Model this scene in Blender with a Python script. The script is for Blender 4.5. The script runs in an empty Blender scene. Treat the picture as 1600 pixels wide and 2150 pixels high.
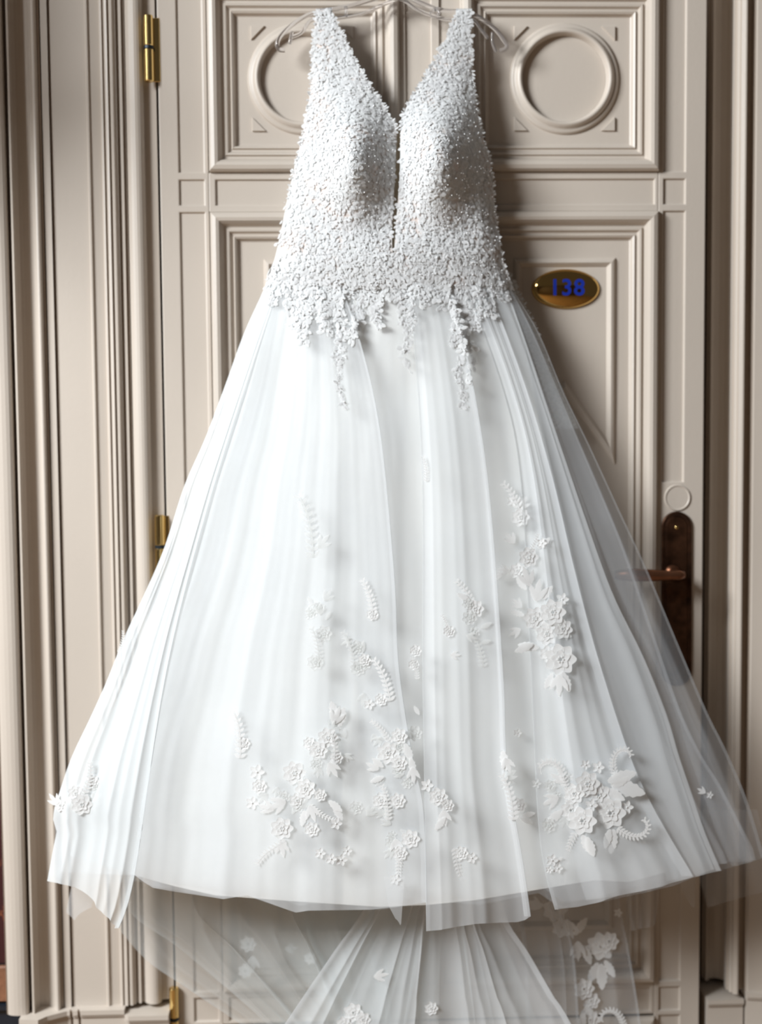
import bpy, bmesh, math, random
from mathutils import Vector, Matrix, noise
from mathutils.bvhtree import BVHTree
S = bpy.context.scene
C = S.collection
rnd = random.Random(138)

# ------------------------------------------------------------------ camera
F, CX, CY = 2750.0, 800.0, 1075.0           # focal length and centre, 1600x2150 frame
ex = Vector((77600, -853, F)).normalized()   # wall's right axis seen by the camera (x right, y down, z ahead)
ed = Vector((510, 40925, F)); ed = (ed - ex * ed.dot(ex)).normalized()
ey = ex.cross(ed).normalized()
CAM = Vector((0.0, -2.2, 1.30))
cols = [ex, ey, -ed]
M = Matrix([[cols[j][i] * (1 if i == 0 else -1) for j in range(3)] for i in range(3)])  # world -> camera
R = M.transposed()
cd = bpy.data.cameras.new('camera'); cam = bpy.data.objects.new('camera', cd); C.objects.link(cam)
cam.matrix_world = Matrix.Translation(CAM) @ R.to_4x4()
cd.sensor_fit = 'HORIZONTAL'; cd.sensor_width = 36.0; cd.lens = F / 1600 * 36
cd.clip_start = 0.05
cd.dof.use_dof = True; cd.dof.focus_distance = 1.90; cd.dof.aperture_fstop = 2.3
S.camera = cam
def ray(px, py):
    return (R @ Vector(((px - CX) / F, -(py - CY) / F, -1.0))).normalized()
def P(px, py, d):                            # point of the photograph at distance d in front of the wall plane
    v = ray(px, py); t = (-d - CAM.y) / v.y
    return CAM + v * t
def proj(p):
    q = M @ (p - CAM)
    return CX + F * q.x / -q.z, CY - F * q.y / -q.z

# ------------------------------------------------------------------ light
S.view_settings.view_transform = 'Standard'; S.view_settings.look = 'None'
S.view_settings.gamma = 1.0; S.view_settings.use_curve_mapping = False
S.view_settings.exposure = 0.0
w = bpy.data.worlds.new('room_ambience'); S.world = w; w.use_nodes = True
bg = w.node_tree.nodes['Background']; bg.inputs[0].default_value = (1.0, 0.90, 0.82, 1); bg.inputs[1].default_value = 0.07
def area(name, loc, aim, sx, sy, power, col):
    ld = bpy.data.lights.new(name, 'AREA'); ld.shape = 'RECTANGLE'; ld.size = sx; ld.size_y = sy
    ld.energy = power; ld.color = col
    o = bpy.data.objects.new(name, ld); C.objects.link(o); o.location = loc
    o.rotation_euler = (Vector(aim) - Vector(loc)).to_track_quat('-Z', 'Y').to_euler()
    return o
# daylight falling steeply through the tall window on the left
area('window_daylight', (-2.3, -2.02, 2.70), (-2.3 + 0.62, -2.02 + .18, 2.70 - 0.74), 1.1, 1.1, 216, (0.925, 0.97, 1.0))
try:
    S.cycles.transparent_max_bounces = 40; S.cycles.max_bounces = 8; S.cycles.transmission_bounces = 8
except Exception: pass

# ------------------------------------------------------------------ materials
def mat(name, col, rough=0.5, metal=0.0, noise_scale=0, noise_amt=0.06, bump=0, bump_scale=300, coat=0):
    m = bpy.data.materials.new(name); m.use_nodes = True; nt = m.node_tree; b = nt.nodes['Principled BSDF']
    b.inputs['Base Color'].default_value = (*col, 1); b.inputs['Roughness'].default_value = rough
    b.inputs['Metallic'].default_value = metal; b.inputs['Coat Weight'].default_value = coat
    tc = nt.nodes.new('ShaderNodeTexCoord')
    if noise_scale:
        n = nt.nodes.new('ShaderNodeTexNoise'); n.inputs['Scale'].default_value = noise_scale; n.inputs['Detail'].default_value = 5
        nt.links.new(tc.outputs['Object'], n.inputs['Vector'])
        r = nt.nodes.new('ShaderNodeValToRGB')
        r.color_ramp.elements[0].position = 0.3; r.color_ramp.elements[1].position = 0.7
        r.color_ramp.elements[0].color = (*[c * (1 - noise_amt) for c in col], 1)
        r.color_ramp.elements[1].color = (*[min(1, c * (1 + noise_amt)) for c in col], 1)
        nt.links.new(n.outputs['Fac'], r.inputs[0]); nt.links.new(r.outputs[0], b.inputs['Base Color'])
    if bump:
        n2 = nt.nodes.new('ShaderNodeTexNoise'); n2.inputs['Scale'].default_value = bump_scale
        nt.links.new(tc.outputs['Object'], n2.inputs['Vector'])
        bp = nt.nodes.new('ShaderNodeBump'); bp.inputs['Strength'].default_value = bump; bp.inputs['Distance'].default_value = 0.001
        nt.links.new(n2.outputs['Fac'], bp.inputs['Height']); nt.links.new(bp.outputs[0], b.inputs['Normal'])
    return m
PAINT = mat('beige_paint', (0.585, 0.515, 0.445), 0.42, noise_scale=3, noise_amt=0.03, bump=0.15, bump_scale=160)
BRASS = mat('polished_brass', (0.80, 0.58, 0.24), 0.16, 1.0)
DBRASS = mat('dark_mirror_brass', (0.62, 0.40, 0.14), 0.07, 1.0)
STEEL = mat('dark_steel', (0.03, 0.04, 0.05), 0.35, 0.6)
BRONZE = mat('antique_bronze', (0.075, 0.034, 0.018), 0.42, 0.75, noise_scale=60, noise_amt=0.5)
COPPER = mat('worn_copper', (0.20, 0.085, 0.045), 0.35, 0.8, noise_scale=40, noise_amt=0.3)
BLUE = mat('blue_enamel', (0.01, 0.03, 0.30), 0.3)
STONE = mat('black_stone', (0.015, 0.02, 0.03), 0.3, noise_scale=8, noise_amt=0.5)
TERRA = mat('brown_marble', (0.22, 0.10, 0.055), 0.4, noise_scale=90, noise_amt=0.25)
PLASTER = mat('warm_plaster', (0.40, 0.33, 0.27), 0.8, noise_scale=4)
FLOOR = mat('oak', (0.26, 0.16, 0.085), 0.35, noise_scale=6, noise_amt=0.3)

def marble():
    m = bpy.data.materials.new('red_marble'); m.use_nodes = True; nt = m.node_tree; b = nt.nodes['Principled BSDF']
    b.inputs['Roughness'].default_value = 0.25
    tc = nt.nodes.new('ShaderNodeTexCoord')
    n = nt.nodes.new('ShaderNodeTexNoise'); n.inputs['Scale'].default_value = 9; n.inputs['Detail'].default_value = 3; n.inputs['Distortion'].default_value = 1.2
    nt.links.new(tc.outputs['Object'], n.inputs['Vector'])
    v = nt.nodes.new('ShaderNodeTexVoronoi'); v.feature = 'DISTANCE_TO_EDGE'; v.inputs['Scale'].default_value = 16
    mx = nt.nodes.new('ShaderNodeMix'); mx.data_type = 'VECTOR'; mx.inputs[0].default_value = 0.12
    nt.links.new(tc.outputs['Object'], mx.inputs[4]); nt.links.new(n.outputs['Color'], mx.inputs[5]); nt.links.new(mx.outputs[1], v.inputs['Vector'])
    r = nt.nodes.new('ShaderNodeValToRGB'); e = r.color_ramp.elements
    e[0].position = 0.0; e[0].color = (0.30, 0.09, 0.035, 1); e[1].position = 0.05; e[1].color = (0.045, 0.012, 0.014, 1)
    nt.links.new(v.outputs['Distance'], r.inputs[0])
    r2 = nt.nodes.new('ShaderNodeValToRGB'); r2.color_ramp.elements[0].position = 0.42; r2.color_ramp.elements[1].position = 0.6
    r2.color_ramp.elements[0].color = (0.05, 0.013, 0.015, 1); r2.color_ramp.elements[1].color = (1, 1, 1, 1)
    nt.links.new(n.outputs['Fac'], r2.inputs[0])
    m2 = nt.nodes.new('ShaderNodeMix'); m2.data_type = 'RGBA'; m2.blend_type = 'MIX'
    n3 = nt.nodes.new('ShaderNodeTexNoise'); n3.inputs['Scale'].default_value = 5
    nt.links.new(tc.outputs['Object'], n3.inputs['Vector'])
    r3 = nt.nodes.new('ShaderNodeValToRGB'); r3.color_ramp.elements[0].position = 0.45; r3.color_ramp.elements[1].position = 0.6
    nt.links.new(n3.outputs['Fac'], r3.inputs[0])
    nt.links.new(r3.outputs[0], m2.inputs[0]); m2.inputs[6].default_value = (0.04, 0.011, 0.014, 1); nt.links.new(r.outputs[0], m2.inputs[7])
    nt.links.new(m2.outputs[2], b.inputs['Base Color'])
    return m
MARBLE = marble()

def fabric(name, col, alpha, trans=0.45, noise_scale=0, noise_amt=0.0, tint=None):
    """matte woven cloth: diffuse + light passing through, alpha = how closed the weave is"""
    m = bpy.data.materials.new(name); m.use_nodes = True; nt = m.node_tree
    for n in list(nt.nodes): nt.nodes.remove(n)
    out = nt.nodes.new('ShaderNodeOutputMaterial')
    di = nt.nodes.new('ShaderNodeBsdfDiffuse'); tr = nt.nodes.new('ShaderNodeBsdfTranslucent')
    di.inputs[0].default_value = (*col, 1); tr.inputs[0].default_value = (*col, 1)
    mx = nt.nodes.new('ShaderNodeMixShader'); mx.inputs[0].default_value = trans
    nt.links.new(di.outputs[0], mx.inputs[1]); nt.links.new(tr.outputs[0], mx.inputs[2])
    tc = nt.nodes.new('ShaderNodeTexCoord')
    if tint:
        n = nt.nodes.new('ShaderNodeTexNoise'); n.inputs['Scale'].default_value = tint[1]; n.inputs['Detail'].default_value = 4
        nt.links.new(tc.outputs['Object'], n.inputs['Vector'])
        r = nt.nodes.new('ShaderNodeValToRGB'); r.color_ramp.elements[0].position = 0.48; r.color_ramp.elements[1].position = 0.62
        r.color_ramp.elements[0].color = (*col, 1); r.color_ramp.elements[1].color = (*tint[0], 1)
        nt.links.new(n.outputs['Fac'], r.inputs[0]); nt.links.new(r.outputs[0], di.inputs[0])
    if alpha >= 1:
        nt.links.new(mx.outputs[0], out.inputs[0]); return m
    tp = nt.nodes.new('ShaderNodeBsdfTransparent')
    ma = nt.nodes.new('ShaderNodeMixShader'); ma.inputs[0].default_value = alpha
    if noise_amt:
        n = nt.nodes.new('ShaderNodeTexNoise'); n.inputs['Scale'].default_value = noise_scale; n.inputs['Detail'].default_value = 3
        nt.links.new(tc.outputs['Object'], n.inputs['Vector'])
        mr = nt.nodes.new('ShaderNodeMapRange'); mr.inputs[1].default_value = 0.3; mr.inputs[2].default_value = 0.7
        mr.inputs[3].default_value = alpha - noise_amt; mr.inputs[4].default_value = alpha + noise_amt
        nt.links.new(n.outputs['Fac'], mr.inputs[0]); nt.links.new(mr.outputs[0], ma.inputs[0])
    nt.links.new(tp.outputs[0], ma.inputs[1]); nt.links.new(mx.outputs[0], ma.inputs[2])
    nt.links.new(ma.outputs[0], out.inputs[0])
    return m
TULLE = fabric('tulle', (0.925, 0.945, 0.965), 0.36, 0.25, 9, 0.03)
TULLE_THIN = fabric('thin_tulle', (0.86, 0.90, 0.94), 0.17, 0.35, 9, 0.03)
TULLE_TRAIN = fabric('train_tulle', (0.82, 0.86, 0.86), 0.30, 0.35, 7, 0.04)
ORGANZA = fabric('organza', (0.90, 0.93, 0.94), 0.55, 0.25, 7, 0.06)
LINING = fabric('ivory_lining', (0.925, 0.915, 0.88), 1.0, 0.06)
LACEM = fabric('white_lace', (0.97, 0.97, 0.965), 1.0, 0.38)
BLACE = fabric('bodice_lace_thread', (0.87, 0.875, 0.875), 1.0, 0.35)
LACES = fabric('sheer_lace', (0.90, 0.91, 0.90), 0.62, 0.35, 220, 0.25)
BODM = fabric('bodice_net', (0.78, 0.79, 0.785), 1.0, 0.2, tint=((0.80, 0.70, 0.65), 22))
NUDE = fabric('nude_mesh', (0.68, 0.56, 0.40), 0.75, 0.3)
BEAD = mat('pearl_bead', (0.95, 0.95, 0.96), 0.12, 0.0, coat=1.0)
def clear_plastic():
    m = bpy.data.materials.new('clear_plastic'); m.use_nodes = True; nt = m.node_tree; b = nt.nodes['Principled BSDF']
    b.inputs['Base Color'].default_value = (0.98, 0.98, 1.0, 1); b.inputs['Roughness'].default_value = 0.05
    b.inputs['Transmission Weight'].default_value = 0.95; b.inputs['IOR'].default_value = 1.40
    return m
PLASTIC = clear_plastic()

# ------------------------------------------------------------------ object helpers
def obj(name, bm, m, parent=None, smooth=False, kind=None, label=None, cat=None):
    me = bpy.data.meshes.new(name); bm.to_mesh(me); bm.free()
    if m: me.materials.append(m)
    if smooth:
        for p in me.polygons: p.use_smooth = True
    o = bpy.data.objects.new(name, me); C.objects.link(o)
    if parent: o.parent = parent
    if kind: o['kind'] = kind
    if label: o['label'] = label
    if cat: o['category'] = cat
    return o
def empty(name, label=None, cat=None, loc=(0, 0, 0), kind=None):
    o = bpy.data.objects.new(name, None); C.objects.link(o); o.location = loc; o.empty_display_size = 0.05
    if label: o['label'] = label
    if cat: o['category'] = cat
    if kind: o['kind'] = kind
    return o
def keep(o, parent):                         # parent while the mesh stays in world coordinates
    o.parent = parent; o.matrix_parent_inverse = Matrix.Translation(-Vector(parent.location)); return o
def box(bm, x0, x1, z0, z1, d0, d1):         # d = distance in front of the wall plane
    vs = [bm.verts.new((x, -d, z)) for x in (x0, x1) for z in (z0, z1) for d in (d0, d1)]
    for f in ((0, 1, 3, 2), (4, 6, 7, 5), (0, 4, 5, 1), (2, 3, 7, 6), (0, 2, 6, 4), (1, 5, 7, 3)):
        bm.faces.new([vs[i] for i in f])
def finish(bm):
    bmesh.ops.recalc_face_normals(bm, faces=bm.faces); return bm
def prism(bm, pts, z0, z1):                  # vertical extrusion of a profile of (x, d)
    a = [bm.verts.new((x, -d, z0)) for x, d in pts]; b = [bm.verts.new((x, -d, z1)) for x, d in pts]
    n = len(pts)
    for i in range(n): bm.faces.new((a[i], a[(i + 1) % n], b[(i + 1) % n], b[i]))
    bm.faces.new(a[::-1]); bm.faces.new(b)
def board(x0, x1, z0, z1, dtop, dbase, recs, rd=0.004):   # flat board with sunken fields
    xs = sorted({x0, x1, *[r[0] for r in recs], *[r[1] for r in recs]}); zs = sorted({z0, z1, *[r[2] for r in recs], *[r[3] for r in recs]})
    xs = [x for x in xs if x0 - 1e-9 <= x <= x1 + 1e-9]; zs = [z for z in zs if z0 - 1e-9 <= z <= z1 + 1e-9]
    bm = bmesh.new(); H = {}
    for i in range(len(xs) - 1):
        for j in range(len(zs) - 1):
            cx, cz = (xs[i] + xs[i + 1]) / 2, (zs[j] + zs[j + 1]) / 2
            H[i, j] = dtop - (rd if any(r[0] < cx < r[1] and r[2] < cz < r[3] for r in recs) else 0)
    def q(*p): bm.faces.new([bm.verts.new((x, -d, z)) for x, d, z in p])
    for (i, j), h in H.items():
        xa, xb, za, zb = xs[i], xs[i + 1], zs[j], zs[j + 1]
        q((xa, h, za), (xb, h, za), (xb, h, zb), (xa, h, zb))
        hr = H.get((i + 1, j), dbase)
        e = 0.0012 if abs(hr - h) > 1e-6 else 0
        if e: q((xb, h, za), (xb, hr, za), (xb, hr, zb), (xb, h, zb))
        if i == 0: q((xa, h, za), (xa, h, zb), (xa, dbase, zb), (xa, dbase, za))
        hu = H.get((i, j + 1), dbase)
        if abs(hu - h) > 1e-6: q((xa, h, zb), (xb, h, zb), (xb, hu, zb), (xa, hu, zb))
        if j == 0: q((xa, h, za), (xa, dbase, za), (xb, dbase, za), (xb, h, za))
    bmesh.ops.remove_doubles(bm, verts=bm.verts, dist=1e-6)
    return finish(bm)
def sweep_loop(path, prof):                  # path: closed list of (x,z); prof: (inward offset, d), mitred
    bm = bmesh.new(); n = len(path); rings = []
    for off, d in prof:
        ring = []
        for i in range(n):
            a, b, c = Vector(path[i - 1]), Vector(path[i]), Vector(path[(i + 1) % n])
            e1 = (b - a).normalized(); e2 = (c - b).normalized()
            n1 = Vector((-e1.y, e1.x)); n2 = Vector((-e2.y, e2.x)); mdir = (n1 + n2); mdir /= max(1e-6, mdir.dot(n1))
            p = b + mdir * off; ring.append(bm.verts.new((p.x, -d, p.y)))
        rings.append(ring)
    for k in range(len(rings) - 1):
        for i in range(n):
            j = (i + 1) % n; bm.faces.new((rings[k][i], rings[k][j], rings[k + 1][j], rings[k + 1][i]))
    return finish(bm)
def rectpath(x0, x1, z0, z1): return [(x0, z0), (x1, z0), (x1, z1), (x0, z1)]   # counter-clockwise: inward offset
def tube(bm, pts, r, n=10, caps=True, taper=None, flat=1.0):
    pts = [Vector(p) for p in pts]; rings = []
    up = Vector((0, 1, 0))
    for i, p in enumerate(pts):
        t = (pts[min(i + 1, len(pts) - 1)] - pts[max(i - 1, 0)]).normalized()
        a = t.cross(up)
        if a.length < 0.1: a = t.cross(Vector((1, 0, 0)))
        a.normalize(); b = t.cross(a).normalized()
        rr = r * (taper[i] if taper else 1)
        rings.append([bm.verts.new(p + a * (rr * math.cos(2 * math.pi * k / n)) + b * (rr * flat * math.sin(2 * math.pi * k / n))) for k in range(n)])
    for i in range(len(rings) - 1):
        for k in range(n):
            bm.faces.new((rings[i][k], rings[i][(k + 1) % n], rings[i + 1][(k + 1) % n], rings[i + 1][k]))
    if caps: bm.faces.new(rings[0][::-1]); bm.faces.new(rings[-1])
def catmull(pts, sub=6):
    pts = [Vector(p) for p in pts]; out = []
    for i in range(len(pts) - 1):
        p0, p1, p2, p3 = pts[max(0, i - 1)], pts[i], pts[i + 1], pts[min(len(pts) - 1, i + 2)]
        for s in range(sub):
            t = s / sub
            out.append(0.5 * ((2 * p1) + (-p0 + p2) * t + (2 * p0 - 5 * p1 + 4 * p2 - p3) * t * t + (-p0 + 3 * p1 - 3 * p2 + p3) * t ** 3))
    out.append(pts[-1]); return out
def X(px, row=0, d=0.03): return P(px, row, d).x
def Z(py, col=1400, d=0.03): return P(col, py, d).z

# ------------------------------------------------------------------ room shell
WT = 2.75
bm = bmesh.new(); box(bm, -3.0, 3.0, 0, WT, -0.12, -0.10)
box(bm, X(1640), 3.0, 0, WT, -0.10, 0.0)
box(bm, -3.0, X(300), 0, WT, -0.10, -0.002)
box(bm, X(300), X(1640), 2.35, WT, -0.10, 0.0)
obj('wall_back', finish(bm), PLASTER, kind='structure')
bm = bmesh.new(); box(bm, -3, 3, -0.05, 0, -0.12, 4.6); fl = obj('floor', finish(bm), FLOOR, kind='structure')
bm = bmesh.new(); box(bm, -3, 3, 0, WT, 4.6, 4.7)
obj('wall_front', finish(bm), mat('dark_panelling', (0.05, 0.032, 0.022), 0.6), kind='structure')
# added out-of-view block that shades the top of the left casing
bm = bmesh.new(); box(bm, -1.5, -0.84, 1.98, WT, -0.001, 0.56); box(bm, -1.5, -0.81, 1.94, 1.98, -0.001, 0.59)
bmesh.ops.bevel(bm, geom=bm.edges[:], offset=0.008, segments=2, affect='EDGES'); obj('added_shade_block', finish(bm), PAINT, kind='structure')
# marble cladding left of the casing
xl = X(-46, 0, 0.07)
wl = empty('wall_left', kind='structure')
bm = bmesh.new(); box(bm, -2.2, xl + 0.01, P(10, 2022, .02).z, WT, -0.002, 0.02); obj('marble_slab', finish(bm), MARBLE, wl)
for k in range(5):
    x1 = P(40, 2060, .026).x - 0.004 - k * 0.36
    bm = bmesh.new(); box(bm, x1 - 0.34, x1, P(10, 2104, .026).z, P(10, 2030, .026).z, -0.002, 0.026)
    bmesh.ops.bevel(bm, geom=bm.edges[:], offset=0.002, segments=1, affect='EDGES'); obj('dado_tile', finish(bm), TERRA, wl)
bm = bmesh.new(); box(bm, -2.2, xl + 0.01, 0, P(10, 2104, .02).z - 0.001, -0.002, 0.022); box(bm, -2.2, xl + 0.01, P(10, 2104, .02).z - 0.0005, P(10, 2022, .02).z - 0.0005, -0.002, 0.018)
box(bm, -2.2, xl + 0.01, P(10, 2112, .03).z - .008, P(10, 2112, .03).z, 0.02, 0.03)
obj('skirting_stone', finish(bm), STONE, wl)

# ------------------------------------------------------------------ casings
ZB = P(200, 2113, .045).z
def casing(name, prof, z0, z1, row=0):
    bm = bmesh.new(); pts = [(P(px, row, d).x, d) for px, d in prof]
    pts = [(pts[0][0], -0.09)] + pts + [(pts[-1][0], -0.09)]
    prism(bm, pts, z0, z1); return obj(name, finish(bm), PAINT, kind='structure')
def arc(x0, x1, d0, h, n=8, p0=0, p1=math.pi):
    out = []
    for i in range(n + 1):
        a = p0 + (p1 - p0) * i / n
        out.append((x0 + (x1 - x0) * (1 - math.cos(a)) / 2 if (p0, p1) == (0, math.pi) else x0 + (x1 - x0) * i / n, d0 + h * math.sin(a)))
    return out
Lp = [(-46, -.02), (-46, .068)] + arc(-44, 2, .066, .008) + [(4, .060), (6, .040), (9, .040), (11, .068), (15, .068), (17, .056)] + \
     [(20, .048), (28, .040), (36, .0385), (48, .0385), (55, .042), (58, .046)] + arc(59, 75, .046, .012) + [(77, .047), (80, .047), (81.5, .040), (83, .047), (97, .047), (98, .036), (101, .036), (102, .042)] + \
     [(176, .042), (178, .046), (181, .046), (184, .042), (206, .040), (208, .045), (211, .046), (214, .041), (218, .046), (222, .047), (225, .041), (229, .045), (233, .045), (238, .040)] + \
     [(240, .040), (242, .031), (245, .031), (247, .037), (252, .037), (254, .029), (257, .029), (258, .034)] + arc(260, 297, .029, .014, 10) + [(298, .024), (324, .022), (325, -.02)]
casing('trim_1', Lp, ZB, 2.30)
Rp = [(1490, -.03), (1494, -.03), (1495, -.022), (1499, -.018), (1503, -.020), (1506, -.026), (1516, -.030), (1528, -.026), (1537, -.020), (1539, -.020), (1540, .006)] + \
     [(1544, .020), (1548, .020), (1550, .027), (1555, .031), (1557, .031), (1558.5, .037), (1567, .040), (1570, .040), (1571, .020), (1581, .016), (1585, .028), (1588, .028), (1592, .034), (1640, .036), (1646, .05), (1660, .05), (1662, -.02)]
casing('trim_2', Rp, P(1530, 2078, .02).z, 2.30)
bm = bmesh.new(); box(bm, X(-46), X(1662), 2.30, 2.35, -0.09, 0.075); box(bm, X(-56), X(1672), 2.35, 2.40, -0.05, 0.10)
bmesh.ops.bevel(bm, geom=bm.edges[:], offset=0.006, segments=2, affect='EDGES'); obj('trim_3', finish(bm), PAINT, kind='structure')
# plinth blocks under the casings
def plinth(name, prof, zt, parent=None, kind='structure', lip=0.006):
    bm = bmesh.new()
    xs = [(P(px, 2120, d).x, d) for px, d in prof]
    def band(off, z0, z1):
        pts = [(xs[0][0], -0.09)] + [(x, d + off) for x, d in xs] + [(xs[-1][0], -0.09)]
        prism(bm, pts, z0, z1)
    band(0, 0, zt - 0.012); band(lip * .6, zt - 0.012, zt - 0.008); band(lip, zt - 0.008, zt)
    return obj(name, finish(bm), PAINT, parent, kind=kind)
plinth('baseboard_left', [(41, .082), (80, .086), (81, .086), (100, .072), (142, .055), (148, .055), (149, .048), (153, .048), (154, .055), (164, .055), (165, .048), (169, .048), (170, .055), (262, .055)], ZB)
plinth('baseboard_left', [(262.5, .058), (270, .062), (354, .062)], P(300, 2129, .06).z)
plinth('baseboard_right', [(1484, .030), (1560, .030)], P(1530, 2096, .03).z)
plinth('baseboard_right', [(1566, .034), (1700, .05)], P(1590, 2085, .04).z)
# sunken panel with small moulding at the foot of the hinge side reveal
zr = P(300, 2045, .03).z

# ------------------------------------------------------------------ door
door = empty('door_1', kind='structure')
door['label'] = 'beige panelled wooden door with round mouldings and a brass number plate'
DF = 0.032; DP = 0.022
x0, x1 = X(329), X(1484)
zf = lambda yl: P(400, yl, DF).z
zg = lambda yr: P(1420, yr, DF).z
def zz(yl, yr): return (zf(yl) + zg(yr)) / 2
zt_outT, zt_outB = zf(-30), zz(364, 359)
r1T, r1B = zz(378, 375), zz(433, 427)
z_lowT, z_lowB = zz(448, 441), zg(2059)
r2T, r2B = zg(2072), zg(2121)
z_botT = zg(2131)
DT = zf(-135)
bm = bmesh.new(); box(bm, x0 + .002, x1 - .002, 0.012, DT - .002, -0.010, DP); obj('panel_ground', finish(bm), PAINT, door)
def bev(o, wdt=0.0015, seg=2):
    md = o.modifiers.new('soft_edges', 'BEVEL'); md.width = wdt; md.segments = seg; md.limit_method = 'ANGLE'; md.angle_limit = math.radians(40)
    return o
xsL0, xsL1 = X(369), X(423); xmL = X(432); xpL = X(838)
xm0, xm1, xm2 = X(850), X(905), X(921); xpR = X(968); xpR1 = X(1384); xsR0, xsR1 = X(1395), X(1441)
zlockT, zlockB = P(1420, 1012, DF).z, P(1420, 1478, DF).z
bev(obj('stile', board(x0, xmL, 0.012, DT, DF, DP - .001, [(xsL0, xsL1, zt_outB, zz(-30, -32)), (xsL0, xsL1, r1B, r1T), (xsL0, xsL1, z_lowB, z_lowT), (xsL0, xsL1, r2B, r2T), (xsL0, xsL1, 0.10, z_botT)]), PAINT, door))
bev(obj('stile', board(xpR1, x1, 0.012, DT, DF, DP - .001, [(xsR0, xsR1, zt_outB, zz(-30, -32)), (xsR0, xsR1, r1B, r1T), (xsR0, xsR1, zlockT, z_lowT), (xsR0, xsR1, z_lowB, zlockB), (xsR0, xsR1, r2B, r2T), (xsR0, xsR1, 0.10, z_botT)]), PAINT, door))
bev(obj('mullion', board(xpL, xpR, zt_outB, zt_outT, DF, DP - .001, [(xm0, xm1, zt_outB + .004, zt_outT - .004), (xm2, xpR - .001, zt_outB + .004, zt_outT - .004)]), PAINT, door))
bev(obj('mullion', board(xpL, xpR, z_lowB, z_lowT, DF, DP - .001, [(xm0, xm1, z_lowB + .004, z_lowT - .004), (xm2, xpR - .001, z_lowB + .004, z_lowT - .004)]), PAINT, door))
bev(obj('rail', board(xmL, xpR1, z_lowT, zt_outB, DF, DP - .001, [(X(446), X(1376), r1B, r1T)]), PAINT, door))
bev(obj('rail', board(xmL, xpR1, z_botT + .003, z_lowB, DF, DP - .001, [(X(446), X(1376), r2B, r2T)]), PAINT, door))
bev(obj('rail', board(xmL, xpR1, zt_outT, DT, DF, DP - .001, [(X(446), X(1376), zt_outT + .015, DT - .02)]), PAINT, door))
bev(obj('rail', board(xmL, xpR1, 0.012, 0.085, DF, DP - .001, []), PAINT, door))
BOL = [(0.0, DF - .0005), (0.001, DF + .007), (0.004, DF + .011), (0.010, DF + .013), (0.015, DF + .0115), (0.019, DF + .006), (0.021, DF + .001), (0.0225, DF - .002),
       (0.026, DF - .002), (0.028, DF + .0015), (0.031, DF + .001), (0.034, DF - .004), (0.037, DF - .0045), (0.039, DF - .001), (0.042, DF - .003), (0.0445, DP + .001), (0.047, DP - .0005)]
tall = [(xmL + .001, xpL), (xpR, xpR1)]
def loop(name, path, prof, smooth=False): return obj(name, sweep_loop(path, prof), PAINT, door, smooth=smooth)
for (a, b) in tall:
    loop('panel_moulding', rectpath(a, b, zt_outB, zt_outT), BOL)
    loop('panel_moulding', rectpath(a, b, z_lowB, z_lowT), BOL)
loop('panel_moulding', rectpath(xmL + .001, xpR1, 0.085, z_botT), BOL)
# round mouldings with the four raised corner wedges
for cxp, cyp in ((636, 166), (1185, 166)):
    c = P(cxp, cyp, DP)
    bm = bmesh.new(); bmesh.ops.create_circle(bm, cap_ends=False, segments=96, radius=1); vs = bm.verts[:]; ring0 = [(math.cos(t * math.pi / 48), math.sin(t * math.pi / 48)) for t in range(96)]; bm.free()
    bm = bmesh.new(); rings = []
    for r_, d_ in ((.090, DP - .0005), (.0885, DP + .004), (.085, DP + .006), (.082, DP + .0055), (.0805, DP + .008), (.077, DP + .0125), (.074, DP + .0135), (.0715, DP + .0115), (.070, DP + .007), (.069, DP + .002), (.0685, DP + .0005)):
        rings.append([bm.verts.new((c.x + r_ * a, -d_, c.z + r_ * b)) for a, b in ring0])
    for k in range(len(rings) - 1):
        for i in range(96): bm.faces.new((rings[k][i], rings[k][(i + 1) % 96], rings[k + 1][(i + 1) % 96], rings[k + 1][i]))
    obj('ring_moulding', finish(bm), PAINT, door, smooth=True)
    for sx in (-1, 1):
        for sz in (-1, 1):
            ox, oz = c.x + sx * .0835, c.z + sz * .0845; L_ = .0235
            bm = bmesh.new(); tri = [(ox, oz), (ox - sx * L_, oz), (ox, oz - sz * L_)]
            a = [bm.verts.new((x, -(DP - .001), z)) for x, z in tri]; g = Vector((sum(t[0] for t in tri) / 3, sum(t[1] for t in tri) / 3))
            b = [bm.verts.new((x + (g.x - x) * .12, -(DP + .004), z + (g.y - z) * .12)) for x, z in tri]
            for i in range(3): bm.faces.new((a[i], a[(i + 1) % 3], b[(i + 1) % 3], b[i]))
            bm.faces.new(b); obj('corner_wedge', finish(bm), PAINT, door)
# raised inner frames of the tall panels, chevron foot
FR = [(0.0, DP - .0005), (0.002, DP + .003), (0.005, DP + .006), (0.009, DP + .007), (0.011, DP + .005), (0.014, DP + .002), (0.016, DP - .0005)]
for (a, b) in tall:
    i0, i1 = a + .085, b - .068
    zt = P(1190, 541, DP).z; zc = P(1294, 978, DP).z; za = P(1185, 832, DP).z; zm = (i0 + i1) / 2
    loop('inner_moulding', [(i0, zc), (zm, za), (i1, zc), (i1, zt), (i0, zt)], FR)
    zd = za - .36; zc2 = zd - (za - zc)
    loop('inner_moulding', [(i0, z_lowB + .09), (i1, z_lowB + .09), (i1, zd - .30), (zm, zd), (i0, zd - .30)], FR)
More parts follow.
